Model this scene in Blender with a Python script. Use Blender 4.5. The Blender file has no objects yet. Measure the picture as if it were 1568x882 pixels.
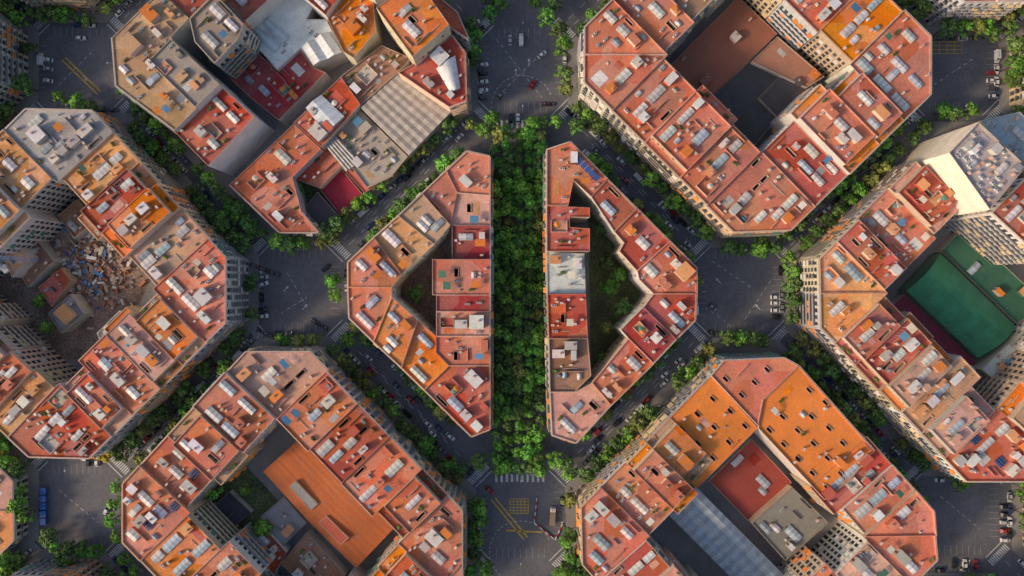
import bpy, math, random
import numpy as np
from mathutils import Vector
from mathutils.geometry import tessellate_polygon
R=random.Random(11)
U=R.uniform
H=300.0; G=431.0/1568.0
V2=lambda x,y: Vector((x,y))
def gw(px,py): return V2((px-784)*G,(441-py)*G)
def rw(px,py,z):
    s=G*(H-z)/H
    return V2((px-784)*s,(441-py)*s)
sc=bpy.context.scene
sc.view_settings.view_transform='Standard'; sc.view_settings.look='None'; sc.view_settings.exposure=0
# ---------------------------------------------------------------- materials
def nd(nt,t,**k):
    n=nt.nodes.new(t)
    for a,b in k.items(): setattr(n,a,b)
    return n
def mat(name,rough=.85,col=None,n1=(.12,.75,1.2),n2=(1.6,.85,1.12),metal=0,spec=.3,objrand=0,stain=None,cells=None):
    m=bpy.data.materials.new(name); m.use_nodes=True; nt=m.node_tree; L=nt.links
    b=nt.nodes['Principled BSDF']; b.inputs['Roughness'].default_value=rough; b.inputs['Metallic'].default_value=metal
    b.inputs['Specular IOR Level'].default_value=spec
    if col is None:
        a=nd(nt,'ShaderNodeAttribute',attribute_name='Col'); c=a.outputs['Color']
    else:
        a=nd(nt,'ShaderNodeRGB'); a.outputs[0].default_value=(*col,1); c=a.outputs[0]
    geo=nd(nt,'ShaderNodeNewGeometry')
    for (s,lo,hi),det in ((n1,4),(n2,2)):
        n=nd(nt,'ShaderNodeTexNoise'); n.inputs['Scale'].default_value=s; n.inputs['Detail'].default_value=det; n.inputs['Roughness'].default_value=.62
        L.new(geo.outputs['Position'],n.inputs['Vector'])
        mr=nd(nt,'ShaderNodeMapRange'); mr.inputs[1].default_value=.3; mr.inputs[2].default_value=.7; mr.inputs[3].default_value=lo; mr.inputs[4].default_value=hi
        L.new(n.outputs['Fac'],mr.inputs[0])
        mx=nd(nt,'ShaderNodeMix',data_type='RGBA',blend_type='MULTIPLY'); mx.inputs[0].default_value=1
        L.new(c,mx.inputs[6]); L.new(mr.outputs[0],mx.inputs[7]); c=mx.outputs[2]
    if cells:
        mp=nd(nt,'ShaderNodeMapping'); mp.inputs['Rotation'].default_value=(0,0,math.radians(45)); mp.inputs['Scale'].default_value=(1,1,0.001)
        L.new(geo.outputs['Position'],mp.inputs['Vector'])
        vo=nd(nt,'ShaderNodeTexVoronoi',voronoi_dimensions='2D',distance='CHEBYCHEV'); vo.inputs['Scale'].default_value=cells[0]; vo.inputs['Randomness'].default_value=.9
        L.new(mp.outputs[0],vo.inputs['Vector'])
        sp=nd(nt,'ShaderNodeSeparateColor'); L.new(vo.outputs['Color'],sp.inputs[0])
        hs=nd(nt,'ShaderNodeHueSaturation')
        for out,inp,lo,hi in (('Red','Value',cells[1],cells[2]),('Green','Hue',.493,.512),('Blue','Saturation',.86,1.1)):
            mr=nd(nt,'ShaderNodeMapRange'); mr.inputs[3].default_value=lo; mr.inputs[4].default_value=hi
            L.new(sp.outputs[out],mr.inputs[0]); L.new(mr.outputs[0],hs.inputs[inp])
        L.new(c,hs.inputs['Color']); c=hs.outputs[0]
    if stain:
        n=nd(nt,'ShaderNodeTexNoise'); n.inputs['Scale'].default_value=stain[0]; n.inputs['Detail'].default_value=5; n.inputs['Roughness'].default_value=.7; n.inputs['Distortion'].default_value=.6
        L.new(geo.outputs['Position'],n.inputs['Vector'])
        mr=nd(nt,'ShaderNodeMapRange'); mr.inputs[1].default_value=.52; mr.inputs[2].default_value=.72; mr.inputs[3].default_value=0; mr.inputs[4].default_value=stain[1]
        L.new(n.outputs['Fac'],mr.inputs[0])
        mx=nd(nt,'ShaderNodeMix',data_type='RGBA'); L.new(mr.outputs[0],mx.inputs[0]); L.new(c,mx.inputs[6]); mx.inputs[7].default_value=(*stain[2],1); c=mx.outputs[2]
    if objrand:
        oi=nd(nt,'ShaderNodeObjectInfo'); hs=nd(nt,'ShaderNodeHueSaturation')
        mr=nd(nt,'ShaderNodeMapRange'); mr.inputs[3].default_value=1-objrand; mr.inputs[4].default_value=1+objrand*1.3
        L.new(oi.outputs['Random'],mr.inputs[0]); L.new(mr.outputs[0],hs.inputs['Value'])
        m2=nd(nt,'ShaderNodeMapRange'); m2.inputs[3].default_value=.48; m2.inputs[4].default_value=.515
        ma=nd(nt,'ShaderNodeMath',operation='FRACT'); mb_=nd(nt,'ShaderNodeMath',operation='MULTIPLY'); mb_.inputs[1].default_value=7.31
        L.new(oi.outputs['Random'],mb_.inputs[0]); L.new(mb_.outputs[0],ma.inputs[0]); L.new(ma.outputs[0],m2.inputs[0]); L.new(m2.outputs[0],hs.inputs['Hue'])
        L.new(c,hs.inputs['Color']); c=hs.outputs[0]
    L.new(c,b.inputs['Base Color'])
    return m
M_ROOF=mat('roof_tiles',.9,stain=(.3,.4,(.27,.15,.12)),n1=(.09,.85,1.15),n2=(1.1,.86,1.12),cells=(.10,.82,1.16))
M_WALL=mat('render_wall',.9,n1=(.2,.85,1.1),n2=(2,.88,1.08))
M_GLASS=mat('window_glass',.15,spec=.6)
M_METAL=mat('sheet_metal',.5,spec=.4,n1=(.3,.85,1.1))
M_LEAF=mat('foliage',.7,objrand=.34,spec=.2,n1=(.02,.85,1.2))
M_BARK=mat('bark',.95,col=(.12,.09,.06))
M_ASPH=mat('asphalt',.85,col=(.152,.152,.168),n1=(.05,.82,1.22),n2=(.7,.87,1.13),stain=(.08,.5,(.095,.096,.108)))
M_PAVE=mat('pavement_slabs',.9,col=(.29,.28,.275),n1=(.08,.78,1.2),n2=(2,.85,1.12))
M_PAINT=mat('road_paint',.8,n1=(.4,.75,1.1),n2=(3,.7,1.15),stain=(.6,.6,(.17,.17,.18)))
M_CAR=mat('car_paint',.25,spec=.6,n1=(.1,.98,1.02),n2=(1,.97,1.03))
M_GRASS=mat('garden_soil',.95,n1=(.1,.5,1.4),n2=(1.2,.5,1.4))
M_FLAT=mat('roof_membrane',.8,n1=(.08,.86,1.12),n2=(1.2,.9,1.08),stain=(.2,.3,(.2,.17,.15)))
MATS=[M_ROOF,M_WALL,M_GLASS,M_METAL,M_LEAF,M_BARK,M_ASPH,M_PAVE,M_PAINT,M_CAR,M_GRASS,M_FLAT]
ROOF,WALL,GLASS,METAL,LEAF,BARK,ASPH,PAVE,PAINT,CAR,GRASS,FLAT=range(12)
GREY=[False]
def jit(c,a=.12,h=.05):
    k=1+U(-a,a); return tuple(min(.85,max(.01,x*k*(1+U(-h,h)))) for x in c)
def mixc(a,b,t): return tuple(x*(1-t)+y*t for x,y in zip(a,b))
# ---------------------------------------------------------------- mesh builder
class MB:
    def __init__(s): s.v=[];s.f=[];s.m=[];s.c=[]
    def face(s,pts,m,c):
        i=len(s.v); s.v.extend([tuple(p) for p in pts]); s.f.append(tuple(range(i,i+len(pts)))); s.m.append(m); s.c.append(c)
    def frame(s,o,t,n,a0,a1,d0,d1,z0,z1,m,c,top=None,tc=None,bottom=False):
        P=lambda a,d,z:(o.x+t.x*a+n.x*d,o.y+t.y*a+n.y*d,z)
        s.face([P(a0,d1,z0),P(a1,d1,z0),P(a1,d1,z1),P(a0,d1,z1)],m,c)
        s.face([P(a1,d0,z0),P(a0,d0,z0),P(a0,d0,z1),P(a1,d0,z1)],m,c)
        s.face([P(a0,d0,z0),P(a0,d1,z0),P(a0,d1,z1),P(a0,d0,z1)],m,c)
        s.face([P(a1,d1,z0),P(a1,d0,z0),P(a1,d0,z1),P(a1,d1,z1)],m,c)
        s.face([P(a0,d1,z1),P(a1,d1,z1),P(a1,d0,z1),P(a0,d0,z1)],m if top is None else top,c if tc is None else tc)
        if bottom: s.face([P(a0,d0,z0),P(a1,d0,z0),P(a1,d1,z0),P(a0,d1,z0)],m,c)
    def box(s,cx,cy,sx,sy,z0,z1,ang,m,c,top=None,tc=None,bottom=False):
        t=V2(math.cos(ang),math.sin(ang)); n=V2(t.y,-t.x)
        s.frame(V2(cx,cy),t,n,-sx/2,sx/2,-sy/2,sy/2,z0,z1,m,c,top,tc,bottom)
    def cyl(s,cx,cy,r,z0,z1,m,c,n=10,r2=None):
        r2=r if r2 is None else r2
        a=[(cx+r*math.cos(6.2832*i/n),cy+r*math.sin(6.2832*i/n),z0) for i in range(n)]
        b=[(cx+r2*math.cos(6.2832*i/n),cy+r2*math.sin(6.2832*i/n),z1) for i in range(n)]
        for i in range(n): j=(i+1)%n; s.face([a[i],a[j],b[j],b[i]],m,c)
        s.face(b,m,c)
    def mesh(s,name):
        me=bpy.data.meshes.new(name); me.from_pydata(s.v,[],s.f)
        used=sorted(set(s.m)); mp={k:i for i,k in enumerate(used)}
        for k in used: me.materials.append(MATS[k])
        me.polygons.foreach_set('material_index',[mp[k] for k in s.m])
        at=me.color_attributes.new('Col','FLOAT_COLOR','CORNER')
        ln=np.array([len(f) for f in s.f]); c=np.ones((len(s.f),4),dtype=np.float32); c[:,:3]=np.array(s.c,dtype=np.float32)
        at.data.foreach_set('color',np.repeat(c,ln,axis=0).ravel())
        me.update(); return me
    def build(s,name):
        if not s.f: return None
        o=bpy.data.objects.new(name,s.mesh(name)); sc.collection.objects.link(o); return o
# ---------------------------------------------------------------- geometry helpers
def area(p): return .5*sum(p[i-1].x*p[i].y-p[i].x*p[i-1].y for i in range(len(p)))
def ccw(p): return p if area(p)>0 else p[::-1]
def inset(p,d):
    n=len(p); o=[]
    for i in range(n):
        e1=(p[i]-p[i-1]).normalized(); e2=(p[(i+1)%n]-p[i]).normalized()
        n1=V2(-e1.y,e1.x); n2=V2(-e2.y,e2.x); k=max(.3,1+n1.dot(n2))
        o.append(p[i]+(n1+n2)*(d/k))
    return o
def pip(q,p):
    c=False;n=len(p)
    for i in range(n):
        a=p[i-1];b=p[i]
        if (a.y>q.y)!=(b.y>q.y) and q.x<(b.x-a.x)*(q.y-a.y)/(b.y-a.y)+a.x: c=not c
    return c
def cen(p): return sum(p,V2(0,0))/len(p)
def segd(q,a,b):
    t=max(0,min(1,(q-a).dot(b-a)/max(1e-6,(b-a).length_squared))); return (q-(a+(b-a)*t)).length
def filled(mb,loops,z,m,c):
    vs=[Vector((p.x,p.y,0)) for l in loops for p in l]
    for t in tessellate_polygon([[Vector((p.x,p.y,0)) for p in l] for l in loops]):
        a,b,d=[vs[i] for i in t]
        if (b-a).cross(d-a).z<0: b,d=d,b
        mb.face([(a.x,a.y,z),(b.x,b.y,z),(d.x,d.y,z)],m,c)
SAL=(.60,.195,.12);RED=(.52,.115,.075);DRD=(.36,.05,.052);ORG=(.72,.225,.045);BRN=(.36,.20,.13);GRY=(.36,.34,.33);WHT=(.66,.66,.66);TAN=(.54,.33,.20);PNK=(.62,.33,.25);PCH=(.70,.33,.15)
PAL=[SAL,SAL,SAL,RED,RED,DRD,ORG,PNK,SAL,BRN,PCH,TAN]
WPAL=[(.62,.54,.43),(.66,.6,.52),(.54,.43,.31),(.7,.67,.62),(.52,.5,.47),(.66,.52,.38),(.6,.58,.56)]
BLU=(.44,.52,.6)
def ribs(mb,o,t,n,su,sv,z0,z1,rise,ca,cb,m=METAL):
    P=lambda a,d,z:(o.x+t.x*a+n.x*d,o.y+t.y*a+n.y*d,z)
    mb.frame(o,t,n,-su/2,su/2,-sv/2,sv/2,z0,z1,WALL,jit((.5,.42,.36)))
    k=max(3,int(sv/.9)); h=su/2+.1
    for i in range(k):
        d0=-sv/2+sv*i/k; d1=-sv/2+sv*(i+1)/k; c=ca if i%2 else cb
        mb.face([P(-h,d0,z1+.03),P(-h,d1,z1+.03),P(0,d1,z1+rise),P(0,d0,z1+rise)][::-1],m,c)
        mb.face([P(h,d0,z1+.03),P(h,d1,z1+.03),P(0,d1,z1+rise),P(0,d0,z1+rise)],m,c)
    for d in (-sv/2,sv/2): mb.face([P(-h,d,z1+.03),P(h,d,z1+.03),P(0,d,z1+rise)],m,cb)
def leafclump(mb,x,y,z,r,n,base,sz):
    for _ in range(n):
        th=U(0,6.283); cz=U(-.4,1); rr=r*U(.6,1.05); q=math.sqrt(max(0,1-cz*cz))
        p=Vector((x+rr*q*math.cos(th),y+rr*q*math.sin(th),z+rr*cz*.8))
        nn=Vector((q*math.cos(th)+U(-.6,.6),q*math.sin(th)+U(-.6,.6),cz+U(-.2,.9))).normalized()
        a=nn.orthogonal().normalized(); b=nn.cross(a); an=U(0,3.14)
        a,b=a*math.cos(an)+b*math.sin(an),b*math.cos(an)-a*math.sin(an)
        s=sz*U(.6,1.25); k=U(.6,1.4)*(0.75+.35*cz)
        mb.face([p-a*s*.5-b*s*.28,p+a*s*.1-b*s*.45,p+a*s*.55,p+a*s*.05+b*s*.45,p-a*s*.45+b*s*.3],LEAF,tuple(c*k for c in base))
# ---------------------------------------------------------------- roof with clutter
def roof(mb,poly,z,ang,rcol,wcol,par=.8,dens=1.,row=True,wells=True,slots=False,terr=False,rm=None):
    rm=ROOF if rm is None else rm
    pc=jit(mixc(rcol,(.5,.38,.31),U(.15,.8)),.15)
    inn=inset(poly,.26); n=len(poly)
    for i in range(n):
        j=(i+1)%n;a,b,c,d=poly[i],poly[j],inn[j],inn[i]
        mb.face([(a.x,a.y,z+par),(b.x,b.y,z+par),(c.x,c.y,z+par),(d.x,d.y,z+par)],ROOF,pc)
        mb.face([(c.x,c.y,z),(d.x,d.y,z),(d.x,d.y,z+par),(c.x,c.y,z+par)],WALL,pc)
    safe=inset(poly,.5 if terr else .7); o=cen(poly)
    t=V2(math.cos(ang),math.sin(ang)); nn=V2(-t.y,t.x)
    us=[(p-o).dot(t) for p in poly]; vs=[(p-o).dot(nn) for p in poly]
    u0,u1,v0,v1=min(us),max(us),min(vs),max(vs)
    occ=[]; holes=[]
    W=lambda u,v:o+t*u+nn*v
    def fit(u,v,su,sv,g=.2):
        for a in (-.5,0,.5):
            for b in (-.5,0,.5):
                if not pip(W(u+a*su,v+b*sv),safe): return False
        for q in occ:
            if abs(q[0]-u)<(q[2]+su)/2+g and abs(q[1]-v)<(q[3]+sv)/2+g: return False
        occ.append((u,v,su,sv)); return True
    def well(u,v,su,sv,dep=9):
        q=[W(u-su/2,v-sv/2),W(u+su/2,v-sv/2),W(u+su/2,v+sv/2),W(u-su/2,v+sv/2)]
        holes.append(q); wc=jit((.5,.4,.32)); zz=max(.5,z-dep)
        for i in range(4):
            a,b=q[i],q[(i+1)%4]
            mb.face([(b.x,b.y,zz),(a.x,a.y,zz),(a.x,a.y,z+.4),(b.x,b.y,z+.4)],WALL,wc)
        q2=inset(q,-.2)
        for i in range(4):
            a,b,c,d=q[i],q[(i+1)%4],q2[(i+1)%4],q2[i]
            mb.face([(b.x,b.y,z+.4),(c.x,c.y,z+.4),(d.x,d.y,z+.4),(a.x,a.y,z+.4)],ROOF,pc)
            mb.face([(d.x,d.y,z),(c.x,c.y,z),(c.x,c.y,z+.4),(d.x,d.y,z+.4)],WALL,pc)
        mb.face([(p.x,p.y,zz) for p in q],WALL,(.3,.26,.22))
    def hut(u,v,su,sv,h=2.4):
        p=W(u,v); wc=jit((.6,.5,.42)) if U(0,1)<.6 else jit(rcol)
        tc=jit(R.choice([(.66,.64,.61),(.62,.6,.58),rcol,rcol,ORG,PCH,(.45,.42,.4),(.68,.62,.56),(.7,.7,.7)]))
        if GREY[0]: tc=jit(R.choice([(.5,.5,.5),(.3,.3,.32),(.66,.66,.66),(.2,.2,.22)])); wc=tc
        mb.frame(p,t,nn,-su/2,su/2,-sv/2,sv/2,z,z+h,WALL,wc)
        mb.frame(p,t,nn,-su/2-.15,su/2+.15,-sv/2-.15,sv/2+.15,z+h+.003,z+h+.16,WALL,tc,FLAT,tc)
        mb.frame(p,t,nn,-su*.2,su*.12,sv/2,sv/2+.03,z+.05,z+2,WALL,(.12,.08,.06))
        if U(0,1)<.6: q=W(u+su*.2,v+sv*.1); mb.frame(q,t,nn,-.3,.3,-.4,.4,z+h+.16,z+h+.95,WALL,jit((.5,.3,.22)))
    def small(k):
        u=U(u0,u1); v=U(v0,v1)
        if GREY[0] and k in ('terrace','patch','awn','plant','room','wall'): k='ac'
        if k=='ac':
            if fit(u,v,2.2,1.1):
                for i in range(2): q=W(u-.55+i*1.1,v); mb.frame(q,t,nn,-.45,.45,-.4,.4,z,z+.9,METAL,jit((.66,.66,.66))); mb.frame(q,t,nn,-.3,.3,-.28,.28,z+.9,z+.93,METAL,(.12,.12,.12))
        elif k=='tank':
            if fit(u,v,1.5,1.5): q=W(u,v); mb.cyl(q.x,q.y,.65,z,z+1.4,METAL,jit(R.choice([(.55,.57,.6),(.2,.3,.42),(.66,.62,.55)])),10,.55)
        elif k=='chim':
            if fit(u,v,1.3,.8):
                q=W(u,v); mb.frame(q,t,nn,-.55,.55,-.3,.3,z,z+1.5,WALL,jit((.55,.33,.25))); mb.frame(q,t,nn,-.65,.65,-.4,.4,z+1.55,z+1.67,WALL,jit((.62,.5,.42)),bottom=True)
        elif k=='patch':
            su,sv=U(2,6),U(2,6)
            if fit(u,v,su,sv,.05): mb.frame(W(u,v),t,nn,-su/2,su/2,-sv/2,sv/2,z,z+.06,ROOF,jit(R.choice([rcol,SAL,PNK,RED,TAN,GRY,PCH,(.6,.55,.5),(.62,.6,.58)]),.15))
        elif k=='wall':
            hor=U(0,1)<.5; l=U(3,8); su,sv=(l,.25) if hor else (.25,l)
            if fit(u,v,su,sv,.0): mb.frame(W(u,v),t,nn,-su/2,su/2,-sv/2,sv/2,z,z+U(.8,1.4),WALL,pc)
        elif k=='terrace':
            su,sv=U(3.5,6.5),U(3.5,6.5)
            if fit(u,v,su,sv,.05):
                c=jit(R.choice([rcol,SAL,PNK,RED,TAN,PCH,(.58,.5,.43)]),.15); q=W(u,v); wc2=jit(mixc(c,(.6,.52,.46),.5)); hh=U(.9,1.5)
                mb.frame(q,t,nn,-su/2,su/2,-sv/2,sv/2,z,z+.05,FLAT,c)
                mb.frame(q,t,nn,-su/2,su/2,-sv/2,-sv/2+.2,z,z+hh,WALL,wc2); mb.frame(q,t,nn,-su/2,-su/2+.2,-sv/2+.2,sv/2,z,z+hh,WALL,wc2)
                if U(0,1)<.7: mb.frame(q,t,nn,su/2-.2,su/2,-sv/2+.2,sv/2,z,z+hh,WALL,wc2)
                for i in range(R.randint(1,4)):
                    q2=W(u+U(-.35,.35)*su,v+U(-.3,.35)*sv); r=U(0,1)
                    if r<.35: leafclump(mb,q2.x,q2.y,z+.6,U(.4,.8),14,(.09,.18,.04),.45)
                    elif r<.8: s=U(.4,1.1); mb.frame(q2,t,nn,-s,s,-s*.5,s*.5,z+.05,z+U(.3,1),WALL,jit(R.choice([(.66,.64,.6),(.25,.25,.27),(.45,.28,.15),(.1,.25,.4),(.66,.56,.42)])))
                    else: mb.cyl(q2.x,q2.y,1.2,z+2.2,z+2.6,WALL,jit(R.choice([(.7,.66,.58),ORG,(.6,.2,.12),(.12,.25,.2)])),8,.05)
        elif k=='sky':
            su,sv=R.choice([(2.4,5),(3,6),(2.2,3.5),(5.5,2.6),(1.6,2.4),(3.4,7)])
            if fit(u,v,su,sv): 
                c=jit(R.choice([BLU,(.66,.66,.66),(.56,.56,.54),(.7,.68,.66),(.36,.4,.43)])); ribs(mb,W(u,v),t,nn,su,sv,z,z+.6,.5,c,tuple(x*.78 for x in c))
        elif k=='hut':
            su,sv=R.choice([(2.4,4),(3,3.4),(4.5,3),(2,2.4),(1.8,3.5)])
            if fit(u,v,su,sv): hut(u,v,su,sv)
        elif k=='room':
            su,sv=U(4,6),U(4.5,7)
            if fit(u,v,su,sv): hut(u,v,su,sv,2.8)
        elif k=='awn':
            su,sv=U(2,4),U(2,3)
            if fit(u,v,su,sv):
                c=jit(R.choice([ORG,(.68,.6,.48),(.08,.2,.14),(.7,.68,.62),(.1,.25,.42)])); o2=W(u,v)
                P=lambda a,d,zz:(o2.x+t.x*a+nn.x*d,o2.y+t.y*a+nn.y*d,zz)
                mb.face([P(-su/2,-sv/2,z+2.3),P(su/2,-sv/2,z+2.3),P(su/2,sv/2,z+2.7),P(-su/2,sv/2,z+2.7)],WALL,c)
                for a in (-su/2,su/2):
                    for d in (-sv/2,sv/2): mb.frame(o2,t,nn,a-.05,a+.05,d-.05,d+.05,z,z+2.3,METAL,(.4,.4,.4))
        elif k=='plant':
            if fit(u,v,2,.8):
                q=W(u,v); mb.frame(q,t,nn,-1,1,-.35,.35,z,z+.5,WALL,(.35,.16,.1))
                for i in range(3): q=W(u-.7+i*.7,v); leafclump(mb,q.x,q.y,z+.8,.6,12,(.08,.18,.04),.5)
        elif k=='solar':
            if fit(u,v,4,3.2):
                for i in range(3):
                    o2=W(u,v-1.1+i*1.1); P=lambda a,d,zz:(o2.x+t.x*a+nn.x*d,o2.y+t.y*a+nn.y*d,zz)
                    mb.face([P(-1.9,-.45,z+.25),P(1.9,-.45,z+.25),P(1.9,.4,z+.65),P(-1.9,.4,z+.65)],GLASS,(.03,.06,.16))
        elif k=='pipe':
            l=U(3,8)
            if fit(u,v,l,.3,.0): mb.frame(W(u,v),t,nn,-l/2,l/2,-.09,.09,z+.1,z+.3,METAL,jit((.5,.5,.5)))
        elif k=='box':
            s=U(.5,1.2)
            if fit(u,v,s,s*.8): mb.frame(W(u,v),t,nn,-s/2,s/2,-s*.4,s*.4,z,z+U(.4,1.2),WALL,jit(R.choice([(.66,.64,.6),(.35,.35,.37),(.55,.33,.22),(.66,.6,.5)])))
    w=u1-u0
    if slots:
        for v in np.arange(v0+4,v1-3,U(7.5,9)):
            for u in np.arange(u0+4,u1-2,U(7,9)):
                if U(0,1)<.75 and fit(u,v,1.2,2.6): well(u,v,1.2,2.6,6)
    elif row and wells:
        k=max(1,round(w/12)); 
        for i in range(k):
            uc=u0+w*(i+.5)/k+U(-1.5,1.5); v=v0+U(1.5,5)
            while v<v1-3.5:
                r=U(0,1); sv=0
                if r<.45:
                    sv=U(4.5,8); su=U(2.2,3.4)
                    if fit(uc,v+sv/2,su,sv): c=jit(R.choice([BLU,(.68,.66,.64),(.58,.57,.55),(.72,.7,.68)])); ribs(mb,W(uc,v+sv/2),t,nn,su,sv,z,z+.7,.5,c,tuple(x*.78 for x in c))
                elif r<.54:
                    sv=U(3,5); su=U(1.1,1.7)
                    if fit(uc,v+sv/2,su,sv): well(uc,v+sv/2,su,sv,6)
                elif r<.85:
                    sv=U(3,5.5); su=U(2.4,3.6)
                    if fit(uc,v+sv/2,su,sv): hut(uc,v+sv/2,su,sv)
                v+=sv+U(.6,3)
        for uu in (u0+1.7,u1-1.7):
            if U(0,1)<.35:
                sv=U(3,6); v=U(v0+4,v1-4)
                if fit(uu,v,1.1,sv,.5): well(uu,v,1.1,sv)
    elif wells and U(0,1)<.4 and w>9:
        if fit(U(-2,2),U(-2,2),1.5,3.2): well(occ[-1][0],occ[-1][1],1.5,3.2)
    A=abs(area(poly)); k=int(A/7*dens)
    L1=['terrace','room','terrace','hut','sky','terrace','awn','sky','room']
    if not terr:
        for i in range(int(A/55*dens)): small(R.choice(L1))
    LT=['plant','plant','box','ac','wall','box','pipe','plant','patch','patch'] if terr else ['ac','ac','tank','chim','chim','chim','patch','patch','wall','wall','wall','sky','sky','sky','hut','hut','hut','awn','plant','pipe','chim','box','box']+(['solar'] if U(0,1)<.12 else [])
    for i in range(k): small(R.choice(LT))
    filled(mb,[inn]+holes,z,rm,rcol)
# ---------------------------------------------------------------- facades
def facade(mb,p,q,z0,z1,kind,wc):
    d=q-p; L=d.length
    if L<.3: return
    t=d/L; n=V2(t.y,-t.x)
    P=lambda a,dd,z:(p.x+t.x*a+n.x*dd,p.y+t.y*a+n.y*dd,z)
    mb.face([P(0,0,z0),P(L,0,z0),P(L,0,z1),P(0,0,z1)],WALL,wc)
    if kind=='blank' or L<2.5: return
    gf=4.2; fl=max(1,int((z1-1-z0-gf)/3.05)); nb=max(1,round(L/(2.9 if kind=='out' else 2.6))); bw=L/nb
    st=U(0,1); lt=tuple(min(.75,x*1.08) for x in wc)
    if kind=='few':
        for f in range(fl):
            for b in range(nb):
                if U(0,1)<.35:
                    a=(b+.5)*bw; z=z0+gf+f*3.05+1
                    mb.frame(p,t,n,a-.5,a+.5,0,.03,z,z+1.3,GLASS,(.05,.055,.06))
        return
    ac=R.choice([ORG,(.62,.45,.25),(.1,.22,.16),(.6,.55,.48),ORG])
    for b in range(nb+1):
        a=min(L-.35,max(.35,b*bw)); hw=bw*.2
        mb.frame(p,t,n,max(.01,a-hw),min(L-.01,a+hw),0,.22,z0,z1-.4,WALL,wc)
    for f in range(-1,fl):
        z=z0+gf+f*3.05
        if f>=0: mb.frame(p,t,n,.02,L-.02,0,.19,z-.35,z+.25,WALL,lt)
        for b in range(nb):
            a=(b+.5)*bw; zz=z if f>=0 else z0+.1
            top=zz+2.4 if f>=0 else z0+3.6
            mb.face([P(a-bw*.3,.02,zz+.1),P(a+bw*.3,.02,zz+.1),P(a+bw*.3,.02,top),P(a-bw*.3,.02,top)],GLASS,jit((.07,.075,.085),.5))
        if f>=0:
            if kind=='in' or st<.4:
                if kind=='out' or st<.6:
                    mb.frame(p,t,n,.4,L-.4,.2,1.15,z-.12,z+.06,WALL,lt,bottom=True)
                    mb.frame(p,t,n,.42,L-.42,1.07,1.12,z+.06,z+1.05,METAL,jit((.3,.28,.26)) if st<.25 else lt)
            else:
                for b in range(nb):
                    if st>.85 and b%2: continue
                    a=(b+.5)*bw
                    mb.frame(p,t,n,a-bw*.36,a+bw*.36,.2,.95,z-.12,z+.06,WALL,lt,bottom=True)
                    mb.frame(p,t,n,a-bw*.35,a+bw*.35,.88,.92,z+.06,z+1.,METAL,(.15,.15,.15))
            for b in range(nb):
                if U(0,1)<(.25 if kind=='out' else .15):
                    a=(b+.5)*bw; c=jit(ac)
                    mb.face([P(a-bw*.4,1.25,z+1.7),P(a+bw*.4,1.25,z+1.7),P(a+bw*.4,.23,z+2.5),P(a-bw*.4,.23,z+2.5)],WALL,c)
    mb.frame(p,t,n,.01,L-.01,0,.4 if kind=='out' else .2,z1-.42,z1-.1,WALL,mixc(wc,(.45,.25,.17),.4),bottom=True)
def bld(poly,h,rcol=None,wcol=None,ang=0,fac=None,name='apartment_building',pent=False,dens=1.,row=True,par=None,z0=.1,slots=False,wells=True,mb=None,blank='blank',rm=None):
    poly=inset(ccw(poly),.015); own=mb is None
    if own: mb=MB()
    rcol=jit(rcol or R.choice(PAL),.1); wcol=jit(wcol or R.choice(WPAL),.1); fac=fac or {}
    par=U(.4,1.0) if par is None else par
    if pent and len(poly)==4:
        o0,o1,i1,i0=poly; l=(i0-o0).length; l2=(i1-o1).length
        da=U(2.5,4.5); db=U(2.5,5.5)
        a0=o0+(i0-o0)*(da/l); a1=o1+(i1-o1)*(da/l2); b0=i0+(o0-i0)*(db/l); b1=i1+(o1-i1)*(db/l2)
        hh=h+2.8; tc=jit(R.choice([SAL,ORG,RED,TAN,PNK,PCH]),.15)
        for pl,z,dn,rc,fk,tr in (([o0,o1,a1,a0],h,1.5,tc,{0:fac.get(0,'blank')},True),([a0,a1,b1,b0],hh,dens,rcol,{0:'few',2:'few',1:blank,3:blank},False),([b0,b1,i1,i0],h,1.5,tc,{2:fac.get(2,'blank')},True)):
            for i in range(4): facade(mb,pl[i],pl[(i+1)%4],z0,z+par,fk.get(i,'blank'),wcol)
            roof(mb,pl,z,ang,rc,wcol,par,dn,row and z==hh,z==hh,slots,tr)
    else:
        n=len(poly)
        for i in range(n): facade(mb,poly[i],poly[(i+1)%n],z0,h+par,fac.get(i,blank),wcol)
        roof(mb,poly,h,ang,rcol,wcol,par,dens,row,wells,slots,rm=rm)
    if own: return mb.build(name)
    return mb
PAVEMENTS=MB(); TREEPTS=[]; CARPTS=[]
def pavement(poly,d=4.6):
    p=inset(poly,-d); n=len(p)
    for i in range(n):
        a,b=p[i],p[(i+1)%n]; PAVEMENTS.face([(a.x,a.y,0),(b.x,b.y,0),(b.x,b.y,.13),(a.x,a.y,.13)],PAVE,(.3,.3,.3))
    filled(PAVEMENTS,[p],.13,PAVE,(.3,.3,.3))
def isect(p,t,q,s):
    den=t.x*s.y-t.y*s.x; k=((q.x-p.x)*s.y-(q.y-p.y)*s.x)/den; return p+t*k
def streetside(a,b,step=6.1,ins=3,prob=.92,car=.72,off=3.5):
    d=b-a;L=d.length;t=d/L;n=V2(t.y,-t.x); s=ins
    while s<L-ins:
        if U(0,1)<prob: q=a+t*(s+U(-1,1))+n*(off+U(-.5,.7)); TREEPTS.append((q.x,q.y,U(.74,1.14)))
        s+=step
    s=ins+2
    while s<L-ins-2:
        if U(0,1)<car: q=a+t*s+n*(5.9); CARPTS.append((q.x,q.y,math.atan2(t.y,t.x)))
        s+=5.2
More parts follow.
